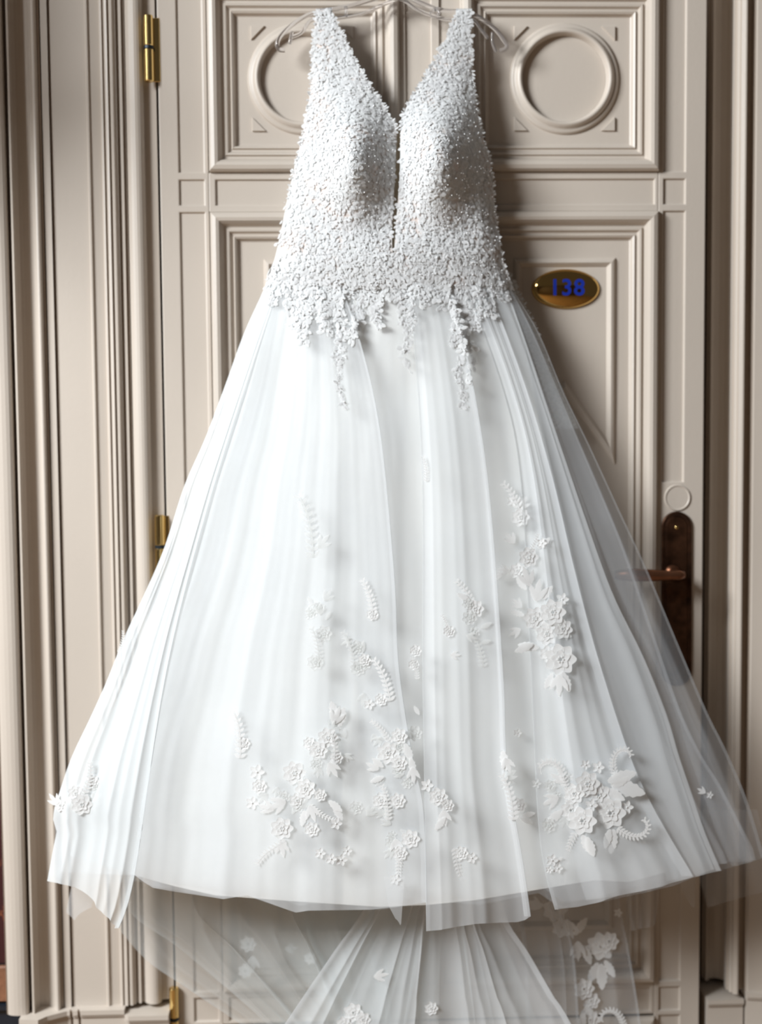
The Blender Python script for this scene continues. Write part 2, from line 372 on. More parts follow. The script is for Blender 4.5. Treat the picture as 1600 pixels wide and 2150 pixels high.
# round cover above the lock
c = P(1422, 1045, DF); bm = bmesh.new(); rings = []
for r_, d_ in ((.0225, DF - .0005), (.0215, DF + .0022), (.0200, DF + .0026), (.0185, DF + .0012), (.0001, DF + .001)):
    rings.append([bm.verts.new((c.x + r_ * math.cos(t * math.pi / 24), -d_, c.z + r_ * math.sin(t * math.pi / 24))) for t in range(48)])
for k in range(len(rings) - 1):
    for i in range(48): bm.faces.new((rings[k][i], rings[k][(i + 1) % 48], rings[k + 1][(i + 1) % 48], rings[k + 1][i]))
obj('lock_cover', finish(bm), PAINT, door)

# hinges
def lathe(bm, c, axis_z, prof, n=24):        # prof (r, z) around vertical axis
    rings = [[bm.verts.new((c.x + r * math.cos(2 * math.pi * k / n), c.y + r * math.sin(2 * math.pi * k / n), z)) for k in range(n)] for r, z in prof]
    for i in range(len(rings) - 1):
        for k in range(n): bm.faces.new((rings[i][k], rings[i][(k + 1) % n], rings[i + 1][(k + 1) % n], rings[i + 1][k]))
    bm.faces.new(rings[0]); bm.faces.new(rings[-1])
for (hx, ya, ym, yb) in ((312, 32, 100, 172), (336, 1081, 1148, 1218), (366, 2073, 2139, 2208)):
    dh = 0.040; c = P(hx, (ya + yb) / 2, dh); za, zm, zb = P(hx, ya, dh).z, P(hx, ym, dh).z, P(hx, yb, dh).z
    bm = bmesh.new(); r = .0078
    lathe(bm, c, 1, [(r * .8, zm + .002), (r, zm + .003), (r, za - .001), (r * .8, za)]); lathe(bm, c, 1, [(r * .8, zb), (r, zb + .001), (r, zm - .003), (r * .8, zm - .002)])
    box(bm, c.x + .002, x0 + .004, zb + .002, za - .002, DF - .002, DF + .0012)
    h = obj('hinge', finish(bm), BRASS, door); bev(h, .0006, 1)
    bm = bmesh.new(); lathe(bm, c, 1, [(r * 1.03, zm - .0022), (r * 1.03, zm + .0022)]); obj('washer', finish(bm), STEEL, h)

# number plate 138
c = P(1187, 607, DP); bm = bmesh.new(); A_, B_ = .0565, .0325; rings = []
for s, d_ in ((1.0, 0), (1.0, .0025), (.97, .0042), (.92, .0060), (.85, .0078), (.75, .0097), (.6, .0118), (.42, .0136), (.22, .0147), (.02, .0150)):
    rings.append([bm.verts.new((c.x + A_ * s * math.cos(t * math.pi / 40), -(DP + d_), c.z + B_ * s * math.sin(t * math.pi / 40))) for t in range(80)])
for k in range(len(rings) - 1):
    for i in range(80): bm.faces.new((rings[k][i], rings[k][(i + 1) % 80], rings[k + 1][(i + 1) % 80], rings[k + 1][i]))
plate = obj('number_plate', finish(bm), DBRASS, door, smooth=True); plate['label'] = 'oval polished brass plate with blue numerals 138'
for t, px in (('1', 1162), ('3', 1187), ('8', 1213)):
    cu = bpy.data.curves.new('numeral', 'FONT'); cu.body = t; cu.size = .037; cu.extrude = .0008; cu.offset = .0007
    cu.align_x = 'CENTER'; cu.align_y = 'CENTER'
    o = bpy.data.objects.new('numeral_text', cu); C.objects.link(o)
    dg = bpy.context.evaluated_depsgraph_get(); me = bpy.data.meshes.new_from_object(o.evaluated_get(dg)); bpy.data.objects.remove(o)
    p = P(px, 607, DP)
    me.transform(Matrix.Translation((p.x, -(DP + .0142), p.z)) @ Matrix.Rotation(math.pi / 2, 4, 'X')); me.materials.clear(); me.materials.append(BLUE)
    o = bpy.data.objects.new('numeral', me); C.objects.link(o); o.parent = plate

# handle on its long arched back plate
pc = P(1420, 1106, DF); pb = P(1420, 1408, DF); rw = .0258
def arched(r, n=20):
    pts = [(pc.x + r * math.cos(t * math.pi / n), pc.z + r * math.sin(t * math.pi / n)) for t in range(n + 1)]
    pts += [(pb.x + r * math.cos(math.pi + t * math.pi / n), pb.z + r * math.sin(math.pi + t * math.pi / n)) for t in range(n + 1)]
    return pts
bm = bmesh.new(); rings = []
for dr, d_ in ((0, 0), (0, .003), (-.0015, .0045), (-.003, .0045), (-.0035, .003), (-.0075, .003), (-.0085, .0045), (-.010, .0045)):
    rings.append([bm.verts.new((x, -(DF + d_), z)) for x, z in arched(rw + dr)])
n = len(rings[0])
for k in range(len(rings) - 1):
    for i in range(n): bm.faces.new((rings[k][i], rings[k][(i + 1) % n], rings[k + 1][(i + 1) % n], rings[k + 1][i]))
bm.faces.new(rings[-1])
hp = obj('handle_plate', finish(bm), BRONZE, door); hp['label'] = 'dark bronze arched back plate with beaded border'
bm = bmesh.new(); path = arched(rw - .0055, 16); tot = []
path.append(path[0]); acc = 0; step = .0027
for i in range(len(path) - 1):
    a, b = Vector(path[i]), Vector(path[i + 1]); L_ = (b - a).length
    while acc < L_:
        q = a + (b - a) * (acc / L_); tot.append(q); acc += step
    acc -= L_
for q in tot:
    m_ = Matrix.Translation((q.x, -(DF + .0035), q.y)); bmesh.ops.create_icosphere(bm, subdivisions=1, radius=.00115, matrix=m_)
o = obj('beading', bm, BRONZE, hp, smooth=True, kind='stuff')
s = P(1419, 1107, DF); bm = bmesh.new(); bmesh.ops.create_uvsphere(bm, u_segments=16, v_segments=10, radius=.0032, matrix=Matrix.Translation((s.x, -(DF + .0045), s.z)) @ Matrix.Diagonal((1, .6, 1, 1)))
obj('screw', bm, BRASS, hp, smooth=True)
hb = P(1424, 1207, DF + .045)
bm = bmesh.new(); bx, bz = hb.x, hb.z
tube(bm, [(bx, -(DF + .003), bz), (bx, -(DF + .012), bz)], .0125, 20); tube(bm, [(bx, -(DF + .010), bz), (bx, -(DF + .046), bz)], .0072, 18)
pts = [(bx + .010, -(DF + .046), bz), (bx, -(DF + .048), bz), (bx - .012, -(DF + .049), bz - .0005), (bx - .04, -(DF + .049), bz), (bx - .075, -(DF + .047), bz + .001), (bx - .105, -(DF + .044), bz + .001)]
tube(bm, pts, .0088, 14, taper=[.7, .95, .85, 1.1, 1.25, .8], flat=.8)
obj('door_handle', finish(bm), COPPER, hp, smooth=True, label='worn copper coloured lever handle')
hk = P(830, -100, DF)
bm = bmesh.new(); tube(bm, [(hk.x, -(DF - .001), hk.z), (hk.x, -(DF + .004), hk.z)], .014, 20)
tube(bm, catmull([(hk.x, -(DF + .003), hk.z), (hk.x, -(DF + .03), hk.z - .006), (hk.x, -(DF + .045), hk.z + .004), (hk.x, -(DF + .046), hk.z + .018)], 6), .0035, 12)
obj('coat_hook', finish(bm), BRASS, door, smooth=True)

# ------------------------------------------------------------------ clear hanger
HD = .062
hang = empty('clothes_hanger', 'clear plastic clothes hanger holding up the white gown', 'hanger', P(830, -10, HD))
def htube(name, pts, r, flat=1.0, n=10, taper=None):
    w3 = catmull([P(x, y, d) for x, y, d in pts], 8); bm = bmesh.new(); tube(bm, w3, r, n, flat=flat)
    return keep(obj(name, finish(bm), PLASTIC, smooth=True), hang)
htube('shoulder_bar', [(598, 106, HD), (586, 104, HD), (582, 92, HD), (592, 72, HD), (625, 44, HD), (662, 26, HD), (720, 16, HD), (780, 0, HD), (830, -13, HD), (880, 5, HD), (925, 21, HD), (965, 25, HD), (1000, 33, HD), (1040, 62, HD), (1063, 93, HD), (1061, 103, HD), (1050, 107, HD)], .0034, 1.5)
htube('lower_bar', [(612, 78, HD), (634, 68, HD), (655, 42, HD), (700, 39, HD), (757, 30, HD), (800, 12, HD), (840, -2, HD), (872, 18, HD), (905, 32, HD), (945, 42, HD), (990, 40, HD), (1010, 62, HD), (1025, 80, HD)], .0028, 1.5)
for pts in ([(608, 92, HD), (610, 80, HD), (614, 66, HD)], [(1034, 68, HD), (1034, 88, HD), (1041, 108, HD)], [(682, 36, HD), (684, 26, HD), (684, 18, HD)], [(726, 34, HD), (727, 24, HD), (726, 14, HD)], [(920, 32, HD), (921, 24, HD), (914, 17, HD)], [(902, 28, HD), (908, 24, HD), (914, 19, HD)]):
    htube('notch_peg', pts, .0026, n=8)
bm = bmesh.new(); b0 = P(830, -13, HD); ht = Vector((hk.x, -(DF + .040), hk.z + .002))
tube(bm, catmull([b0, b0 + Vector((0, 0, .02)), ht + Vector((.022, 0, -.006)), ht + Vector((.018, 0, .012)), ht + Vector((0, 0, .0055)), ht + Vector((-.016, 0, .0)), ht + Vector((-.019, 0, -.012))], 8), .0022, 12)
keep(obj('hook', finish(bm), mat('chrome', (.8, .8, .82), .1, 1.0), smooth=True), hang)

# ------------------------------------------------------------------ the gown
gown = empty('wedding_dress', 'white sleeveless wedding dress with lace bodice and wide tulle skirt hanging on the door', 'dress', P(830, 560, .05))
def interp(pts, y):
    if y <= pts[0][0]: return pts[0][1]
    for i in range(len(pts) - 1):
        a, b = pts[i], pts[i + 1]
        if y <= b[0]:
            t = (y - a[0]) / (b[0] - a[0]); return a[1] + (b[1] - a[1]) * t
    return pts[-1][1]
def sm(pts, n=6):                            # smoothed polyline keyed by its first value
    v = catmull([(a, b, 0) for a, b in pts], n); return [(q.x, q.y) for q in v]
OUTL = sm([(530, 580), (600, 557), (700, 512), (800, 476), (920, 431), (1020, 387), (1150, 345), (1250, 302), (1340, 260), (1430, 224), (1510, 188), (1590, 150), (1660, 126), (1700, 113), (1725, 112), (1745, 119), (1765, 115), (1850, 99)])
OUTR = sm([(560, 1050), (620, 1084), (700, 1132), (820, 1182), (940, 1240), (1070, 1300), (1190, 1356), (1300, 1402), (1400, 1444), (1500, 1487), (1561, 1518), (1625, 1547), (1678, 1568), (1730, 1585), (1782, 1600), (1860, 1622)])
YW, YH = 560.0, 1900.0
def skirt_depth(px, py, k=1.0):              # gown's body: shallow at the sides, full in front
    l, r = interp(OUTL, py), interp(OUTR, py); u = min(1, max(0, (px - l) / (r - l))); v = min(1.25, max(0, (py - YW) / (YH - YW)))
    de = .082 + .088 * v; dc = .125 + .115 * v ** .9
    return de + k * (dc - de) * (max(0, 1 - (2 * u - 1) ** 2)) ** .6
surf_v, surf_f = {}, {}
def sheet(name, L, Rr, hem, ytop, off, m, nu=240, nv=50, waves=(), seed=0, ampd=.010, ampx=0.0, layer=None, depthf=None, foldR=0, foldL=0, k=1.0, label=None, kind=None, hemwave=0.0):
    rr = random.Random(seed); bm = bmesh.new(); grid = []
    waves = [(f, rr.uniform(0, 6.28), a, rr.uniform(0, 6.28)) for f, a in waves]
    us = [(i / nu, 0) for i in range(nu + 1)]
    if foldR: us += [(1 - .0, j) for j in range(1, 5)]
    if foldL: us = [(0, -j) for j in range(4, 0, -1)] + us
    hl, hr = interp(L, hem[0][1]), interp(Rr, hem[-1][1])
    yt = ytop if callable(ytop) else (lambda u: ytop)
    for u, fx in us:
        xh = hl + (hr - hl) * u; yh = interp(hem, xh); row = []
        for j in range(nv + 1):
            v = j / nv; y = yt(u) + (yh - yt(u)) * v
            if hemwave: y += hemwave * v * math.sin(u * 40 + seed)
            x = interp(L, y) * (1 - u) + interp(Rr, y) * u; wdt = abs(interp(Rr, y) - interp(L, y)); x_base = x
            vv = min(1, max(0, (y - YW) / (YH - YW))); g = .12 + .88 * vv ** .8; dd = 0
            win = min(1, 9 * min(u, 1 - u) + .0)
            drift = .03 * math.sin(vv * 3 + seed)
            for f, ph, a, ph2 in waves:
                q = 2 * math.pi * f * (u + drift * .15) + ph
                dd += a * math.sin(q) * ampd * g; x += win * ampx * a * math.cos(q + .5 * math.sin(2.2 * vv + ph2)) * g
            if fx > 0: x -= foldR * fx / 4 * (.3 + .7 * vv); dd -= .0015 * fx
            if fx < 0: x += foldL * -fx / 4 * (.3 + .7 * vv); dd -= .0015 * -fx
            g2 = 1 if depthf else .12 + .88 * min(1, max(0, (y - 590) / 220))
            d = (depthf(x_base, y) if depthf else skirt_depth(x_base, y, k)) + off * g2 + dd * (.35 + .65 * win)
            row.append(bm.verts.new(P(x, y, max(d, .048))))
        grid.append(row)
    for i in range(len(grid) - 1):
        for j in range(nv): bm.faces.new((grid[i][j], grid[i][j + 1], grid[i + 1][j + 1], grid[i + 1][j]))
    if layer:
        v0 = surf_v.setdefault(layer, []); f0 = surf_f.setdefault(layer, []); b = len(v0)
        bm.verts.index_update()
        v0.extend([v.co.copy() for v in bm.verts]); f0.extend([[b + v.index for v in f.verts] for f in bm.faces])
    return keep(obj(name, bm, m, smooth=True, label=label, kind=kind), gown)
def inset(pts, fn): return [(y, x + fn(y)) for y, x in pts]
W1 = ((2.3, .9), (4, .55), (7, .30), (13, .12), (23, .05))
W2 = ((3, .8), (5, .5), (9, .22), (17, .10), (29, .05))
HEM = [(99, 1850), (150, 1861), (283, 1850), (325, 1862), (400, 1875), (470, 1886), (520, 1880), (570, 1898), (620, 1916), (645, 1912), (780, 1910), (850, 1902), (892, 1890), (1000, 1900), (1120, 1875), (1165, 1908), (1210, 1902), (1310, 1878), (1400, 1860), (1457, 1840), (1516, 1826), (1600, 1802), (1630, 1796)]
# ivory lining, with the stepped right border seen through the tulle
LINR = [(560, 1050), (620, 1072), (700, 1096), (900, 1135), (1100, 1172), (1300, 1212), (1400, 1238), (1404, 1244), (1450, 1258), (1500, 1272), (1550, 1290), (1640, 1335), (1760, 1385), (1840, 1400)]
LINL = inset(OUTL, lambda y: 4 + 34 * min(1, max(0, (y - 700) / 700)))
sheet('lining_skirt', LINL, LINR, [(135, 1792), (285, 1836), (380, 1862), (460, 1880), (620, 1892), (800, 1904), (900, 1900), (1000, 1890), (1130, 1868), (1200, 1856), (1250, 1848), (1320, 1852), (1395, 1832)], 545, -.030, LINING, waves=W1, seed=3, ampd=.006, layer='lining', nu=200, label='ivory lining under the tulle')
# full width inner tulle
sheet('tulle_layer', OUTL, OUTR, HEM, 548, -.012, TULLE_THIN, nu=420, waves=W2, seed=5, ampd=.008, ampx=8, layer='mid')
sheet('tulle_layer', OUTL, inset(OUTR, lambda y: -8 - 40 * max(0, (y - 600) / 1200)), [(x, y - 14) for x, y in HEM], 548, -.020, TULLE_THIN, nu=420, waves=W1, seed=11, ampd=.008, ampx=9)
# gathered front panels, each ending in a visible fold
E1 = sm([(560, 700), (700, 752), (900, 798), (1200, 828), (1400, 838), (1590, 867), (1700, 890), (1900, 897)])
E2 = sm([(560, 850), (700, 868), (1000, 886), (1400, 887), (1600, 890), (1955, 895)])
F1_ = sm([(560, 930), (700, 972), (1000, 1024), (1400, 1056), (1560, 1062), (1650, 1070), (1800, 1097), (1925, 1115)])
F3 = sm([(560, 960), (800, 1050), (1000, 1092), (1400, 1114), (1700, 1128), (1820, 1142), (1910, 1165)])
F4 = sm([(560, 1010), (800, 1100), (1000, 1160), (1200, 1208), (1400, 1262), (1640, 1345), (1840, 1457)])
F5 = sm([(560, 1045), (700, 1098), (900, 1165), (1125, 1242), (1254, 1290), (1376, 1350), (1500, 1400), (1584, 1425), (1678, 1457), (1751, 1482), (1830, 1516)])
F6 = sm([(560, 1048), (700, 1120), (900, 1205), (1125, 1300), (1300, 1362), (1400, 1396), (1500, 1432), (1584, 1472), (1644, 1510), (1715, 1547), (1793, 1587)])
F0 = sm([(560, 600), (1000, 455), (1400, 352), (1835, 284), (1948, 250)])
sheet('tulle_panel', OUTL, F0, [(99, 1850), (150, 1862), (170, 1880), (190, 1905), (250, 1949)], 552, .010, ORGANZA, nu=120, waves=((1.5, .8), (3, .4), (7, .2)), seed=21, ampd=.005, ampx=5, foldR=10, layer='front')
sheet('tulle_panel', inset(OUTL, lambda y: 10 + 12 * max(0, (y - 700) / 1000)), E1, [(110, 1830), (283, 1838), (325, 1864), (470, 1888), (520, 1880), (620, 1916), (645, 1912), (780, 1910), (897, 1895)], 552, .004, TULLE, nu=360, waves=W1, seed=222, ampd=.005, ampx=3, foldR=12, layer='front')
sheet('tulle_panel', E2, F1_, [(895, 1955), (940, 1950), (1000, 1940), (1080, 1936), (1115, 1924)], 552, .008, TULLE, nu=160, waves=((1, .8), (2.3, .5), (6, .12)), seed=23, ampd=.006, ampx=8, foldR=14, foldL=8, layer='front')
sheet('tulle_panel', F3, F4, [(1165, 1910), (1210, 1904), (1310, 1880), (1400, 1862), (1457, 1840)], 552, .004, TULLE, nu=160, waves=((1, .8), (2.6, .4), (6, .12)), seed=24, ampd=.006, ampx=9, foldR=26, foldL=8, layer='front')
sheet('tulle_panel', inset(F3, lambda y: 70 * (y - 560) / 1300), F5, [(1235, 1890), (1310, 1880), (1457, 1842), (1516, 1828)], 552, -.004, TULLE, nu=160, waves=((1, .7), (2.6, .4)), seed=25, ampd=.005, ampx=10, foldR=12)
sheet('tulle_panel', inset(F4, lambda y: 30 * (y - 560) / 1300), F6, [(1490, 1815), (1540, 1812), (1587, 1806)], 552, -.008, TULLE_THIN, nu=120, waves=((1, .7), (2.2, .4)), seed=26, ampd=.005, ampx=8, foldR=10)
sheet('tulle_panel', inset(F5, lambda y: 26 * (y - 560) / 1300), OUTR, [(1545, 1818), (1600, 1802), (1630, 1796)], 552, -.002, TULLE_THIN, nu=90, waves=((.8, .6), (2, .4)), seed=27, ampd=.004, ampx=4, foldR=8)
sheet('tulle_panel', LINR, inset(F5, lambda y: -14 * (y - 560) / 1300), [(1400, 1850), (1457, 1838), (1502, 1824)], 552, -.014, ORGANZA, nu=120, waves=((1, .7), (2.2, .4)), seed=28, ampd=.005, ampx=8, foldR=8)
# loose hem flaps
def low(d): return lambda x, y: d
sheet('hem_flap', [(1800, 160), (1862, 150), (1915, 138), (1930, 150)], [(1800, 215), (1905, 192), (1930, 165)], [(138, 1916), (152, 1931), (165, 1932), (192, 1905)], 1790, 0, TULLE, nu=20, nv=12, depthf=low(.13), label='pale corner of turned hem')
sheet('hem_flap', [(1760, 1370), (1905, 1452)], [(1760, 1462), (1905, 1459)], [(1440, 1895), (1452, 1906), (1459, 1903)], 1760, 0, TULLE_THIN, nu=20, nv=12, depthf=low(.12))
sheet('hem_flap', [(1780, 1300), (1950, 1326)], [(1780, 1392), (1880, 1384), (1945, 1374)], [(1324, 1955), (1345, 1950), (1374, 1945), (1384, 1925)], 1780, 0, TULLE_THIN, nu=20, nv=12, depthf=low(.11), waves=((3, .5),), ampd=.004)
sheet('hem_flap', [(1700, 1428), (1800, 1455), (1906, 1486)], [(1700, 1590), (1800, 1612), (1872, 1640)], [(1486, 1906), (1540, 1890), (1600, 1874), (1640, 1866)], 1700, 0, TULLE_THIN, nu=40, nv=16, depthf=low(.10), waves=((3, .5),), ampd=.004)
sheet('hem_flap', [(1840, 805), (1900, 815), (1940, 836)], [(1840, 850), (1900, 845), (1945, 842)], [(832, 1930), (838, 1943), (842, 1940)], 1840, 0, TULLE, nu=10, nv=10, depthf=low(.26))
# back of the skirt at the right hip
sheet('back_skirt', sm([(540, 1000), (700, 1040), (900, 1100)]), sm([(540, 1052), (580, 1072), (620, 1092), (660, 1112), (700, 1132), (760, 1152), (820, 1178), (900, 1215)]), [(1100, 900), (1215, 900)], 540, 0, LACES, nu=60, nv=40, depthf=lambda x, y: .058, layer='backlace', label='sheer lace side of the skirt back')
# train
def tdep(a, b): return lambda x, y: a + b * max(0, (y - 1800)) / 700
sheet('train', sm([(1760, 815), (1900, 768), (2000, 700), (2150, 598), (2480, 380)]), sm([(1760, 1030), (1920, 1062), (2000, 1110), (2100, 1168), (2150, 1200), (2480, 1370)]), [(380, 2478), (1370, 2478)], 1780, 0, TULLE, nu=320, nv=40, waves=((3, .7), (6, .4), (13, .25)), seed=31, ampd=.008, ampx=14, depthf=tdep(.13, .10), foldR=14, foldL=10, layer='train')
sheet('train', sm([(1760, 835), (1900, 800), (2000, 745), (2150, 660), (2480, 480)]), sm([(1760, 1010), (1920, 1040), (2150, 1130), (2480, 1250)]), [(480, 2474), (1250, 2474)], 1780, -.015, TULLE_TRAIN, nu=320, nv=40, waves=((3, .6), (7, .4), (12, .25)), seed=32, ampd=.008, ampx=16, depthf=tdep(.13, .10))
sheet('train', sm([(1780, 250), (1935, 250), (1965, 262), (2020, 312), (2070, 385), (2121, 461), (2147, 499), (2300, 700), (2480, 800)]), sm([(1780, 900), (2150, 860), (2480, 900)]), [(800, 2476), (900, 2476)], 1800, -.02, TULLE_TRAIN, nu=260, nv=60, waves=((3, .6), (5, .6), (9, .3)), seed=33, ampd=.010, ampx=14, depthf=tdep(.105, .06), layer='drape')
sheet('train', sm([(1780, 262), (1905, 266), (1990, 375), (2084, 487), (2150, 560), (2300, 720), (2480, 820)]), sm([(1780, 900), (2150, 840), (2480, 900)]), [(820, 2472), (900, 2472)], 1800, -.01, TULLE_TRAIN, nu=260, nv=60, waves=((3, .6), (6, .6)), seed=34, ampd=.012, ampx=20, depthf=tdep(.115, .06))
sheet('train', sm([(1780, 520), (1950, 560), (2060, 640), (2150, 700), (2480, 760)]), sm([(1780, 1000), (2150, 900), (2480, 900)]), [(760, 2470), (900, 2470)], 1800, -.03, TULLE_TRAIN, nu=200, nv=50, waves=((3, .6), (6, .6)), seed=35, ampd=.010, ampx=20, depthf=tdep(.115, .05))
sheet('train', sm([(1780, 1000), (2150, 1000), (2480, 1000)]), sm([(1780, 1285), (1900, 1302), (2000, 1322), (2150, 1346), (2480, 1390)]), [(1000, 2472), (1390, 2472)], 1800, -.02, TULLE_THIN, nu=200, nv=40, waves=((3, .6), (5, .6)), seed=36, ampd=.008, ampx=12, depthf=tdep(.095, .05), foldR=6, layer='darktrain')
sheet('train', sm([(1780, 1000), (2150, 1000), (2480, 1000)]), sm([(1780, 1130), (1920, 1180), (2000, 1205), (2150, 1216), (2480, 1230)]), [(1000, 2470), (1230, 2470)], 1800, -.01, TULLE_THIN, nu=200, nv=40, waves=((3, .6), (5, .6)), seed=37, ampd=.008, ampx=12, depthf=tdep(.10, .05), foldR=6)

# bodice ------------------------------------------------------------
BLo = sm([(28, 663), (60, 660), (130, 655), (200, 650), (260, 640), (330, 624), (400, 607), (460, 595), (530, 580), (600, 560)])
BLi = sm([(28, 697), (60, 713), (90, 727), (130, 748), (180, 777), (220, 805), (250, 822), (275, 832), (340, 831), (400, 828), (500, 823), (560, 827), (600, 829)])
BRi = sm([(28, 957), (60, 947), (90, 932), (130, 911), (180, 880), (220, 856), (245, 846), (275, 841), (340, 840), (400, 837), (500, 829), (560, 828), (600, 829)])
BRo = sm([(28, 991), (60, 988), (130, 990), (200, 998), (270, 1010), (340, 1029), (400, 1036), (470, 1043), (550, 1058), (600, 1074)])
def bod_depth(x, y, left, back=False):
    u0, u1 = (interp(BLo, y), interp(BRo, y)); t = min(1, max(0, (y - 28) / 560))
    if back: return .046
    b = .068 + .045 * t ** 1.2
    cx = 742 if left else 922
    b += .062 * math.exp(-((x - cx) / 62) ** 2 - ((y - 335) / 105) ** 2)
    b += .018 * t * math.sin(math.pi * min(1, max(0, (x - u0) / (u1 - u0))))
    e = min(abs(x - u0), abs(x - u1)) / 45.0
    if e < 1: b -= .030 * t * (1 - e) ** 2
    if y > 480:
        q = min(1, (y - 480) / 60); q2 = max(0, min(1, (y - 560) / 40)); b = b * (1 - q) + (skirt_depth(x, y) + .008 - .007 * q2) * q
    return b
def half(name, L, Rr, left, back=False):
    bm = bmesh.new(); nu, nv = 46, 90; grid = []
    for i in range(nu + 1):
        u = i / nu; row = []
        if not back:
            for k in range(4):
                a = math.pi * (1 - k / 4); xt = L[0][1] * (1 - u) + Rr[0][1] * u
                row.append(bm.verts.new(P(xt, 28 - 10 * math.sin(a) * (1 if k else 0), .061 + .009 * math.cos(a - 0) if k else .048)))
        for j in range(nv + 1):
            y = 28 + j / nv * 572; l, r = interp(L, y), interp(Rr, y)
            if back: l += 4; r -= 4
            x = l * (1 - u) + r * u
            row.append(bm.verts.new(P(x, y, bod_depth(x, y, left, back))))
        grid.append(row)
    for i in range(nu):
        for j in range(len(grid[0]) - 1): bm.faces.new((grid[i][j], grid[i][j + 1], grid[i + 1][j + 1], grid[i + 1][j]))
    if not back:
        v0 = surf_v.setdefault('bodice', []); f0 = surf_f.setdefault('bodice', []); b = len(v0); bm.verts.index_update()
        v0.extend([v.co.copy() for v in bm.verts]); f0.extend([[b + v.index for v in f.verts] for f in bm.faces])
    return keep(obj(name, bm, BODM, smooth=True), gown)
half('bodice_front', BLo, BLi, True); half('bodice_front', BRi, BRo, False)
half('bodice_back', BLo, BLi, True, True); half('bodice_back', BRi, BRo, False, True)
bm = bmesh.new(); g = []
for j in range(20):
    y = 262 + j * 14; c0, c1 = interp(BLi, y) - 12, interp(BRi, y) + 12
    g.append([bm.verts.new(P(c0 + (c1 - c0) * i / 4, y, bod_depth((c0 + c1) / 2, y, True) - .022)) for i in range(5)])
for j in range(19):
    for i in range(4): bm.faces.new((g[j][i], g[j][i + 1], g[j + 1][i + 1], g[j + 1][i]))
keep(obj('neckline_mesh', bm, NUDE, smooth=True, label='nude mesh behind the neckline slit'), gown)

# ------------------------------------------------------------------ lace
BV = {k: BVHTree.FromPolygons(surf_v[k], surf_f[k]) for k in surf_v}
def hit(px, py, layers):
    o, v = CAM, ray(px, py); best = None
    for k in layers:
        loc, nor, idx, dist = BV[k].ray_cast(o, v)
        if loc is not None and (best is None or dist < best[2]):
            if nor.dot(v) > 0: nor = -nor
            best = (loc, nor, dist)
    return best
def leaf_bm(bm, mtx, L=1.0, Wd=.38, n=6, curl=.10, serr=.0, ridge=.03):
    rows = []
    for i in range(n + 1):
        t = i / n; w_ = Wd * .5 * math.sin(math.pi * min(1, t * .93 + .05)) ** .8 * (1 + (serr if i % 2 else -serr))
        z = curl * t * t
        rows.append([bm.verts.new(mtx @ Vector((-w_, L * t, z))), bm.verts.new(mtx @ Vector((-w_ * .5, L * t, z + ridge * 1.2))), bm.verts.new(mtx @ Vector((0, L * t, z + ridge * .3))), bm.verts.new(mtx @ Vector((w_ * .5, L * t, z + ridge * 1.2))), bm.verts.new(mtx @ Vector((w_, L * t, z)))])
    for i in range(n):
        for j in range(4): bm.faces.new((rows[i][j], rows[i][j + 1], rows[i + 1][j + 1], rows[i + 1][j]))
def petal_bm(bm, ang, r0, r1, wd, z0, cup, n=4):
    rows = []
    for i in range(n + 1):
        t = i / n; rr_ = r0 + (r1 - r0) * t; hw = wd * (.35 + .65 * math.sin(math.pi * (.12 + .62 * t))) * (1 if i < n else .62)
        row = []
        for j in range(5):
            s = (j / 4 - .5) * 2; a = ang + s * hw / max(.2, rr_) * .9
            rad = rr_ - (s * s) * .10 * t
            rim = .05 if (i == n or j in (0, 4)) and i > 0 else 0
            row.append(bm.verts.new((rad * math.cos(a), rad * math.sin(a), z0 + cup * t * t + rim - (.05 if i == n else 0) - .03 * (1 - s * s))))
        rows.append(row)
    for i in range(n):
        for j in range(4): bm.faces.new((rows[i][j], rows[i][j + 1], rows[i + 1][j + 1], rows[i + 1][j]))
def mesh(name, fn, m=None):
    bm = bmesh.new(); fn(bm); me = bpy.data.meshes.new(name); bm.to_mesh(me); bm.free(); me.materials.append(m or LACEM)
    for p in me.polygons: p.use_smooth = True
    return me
def f_rose(bm):
    for k in range(7): petal_bm(bm, k * 2 * math.pi / 7, .35, 1.0, .46, .02, .14)
    for k in range(5): petal_bm(bm, k * 2 * math.pi / 5 + .4, .12, .62, .36, .12, .16)
    for k in range(6): bmesh.ops.create_icosphere(bm, subdivisions=1, radius=.085, matrix=Matrix.Translation((.17 * math.cos(k * 1.047), .17 * math.sin(k * 1.047), .24)))
def f_blossom(bm):
    for k in range(5): petal_bm(bm, k * 2 * math.pi / 5, .10, 1.0, .42, .02, .12)
    bmesh.ops.create_icosphere(bm, subdivisions=1, radius=.16, matrix=Matrix.Translation((0, 0, .14)))
def f_leaf(bm): leaf_bm(bm, Matrix.Identity(4), 1, .42, 10, .08, .12, .03)
def f_trio(bm):
    for a in (-.55, 0, .5): leaf_bm(bm, Matrix.Rotation(a, 4, 'Z') @ Matrix.Scale(1 - abs(a) * .35, 4), 1, .30, 7, .06, .1)
def vine(curl):
    def fn(bm):
        pts = []; a = 0; p = Vector((0, 0, 0)); n = 9 if abs(curl) < 1 else 13
        for i in range(n + 1):
            pts.append((p.copy(), a)); a += curl * (i / n) * 2 / n; p = p + Vector((-math.sin(a), math.cos(a), 0)) / n
        tube(bm, [q for q, _ in pts], .018, 5)
        for i, (q, a_) in enumerate(pts):
            s = (.15 if abs(curl) < 1 else .12) * (1 - .3 * i / n)
            for sd in (-1, 1):
                leaf_bm(bm, Matrix.Translation(q) @ Matrix.Rotation(a_ + sd * .95, 4, 'Z') @ Matrix.Scale(s, 4), 1, .5, 4, .05)
    return fn
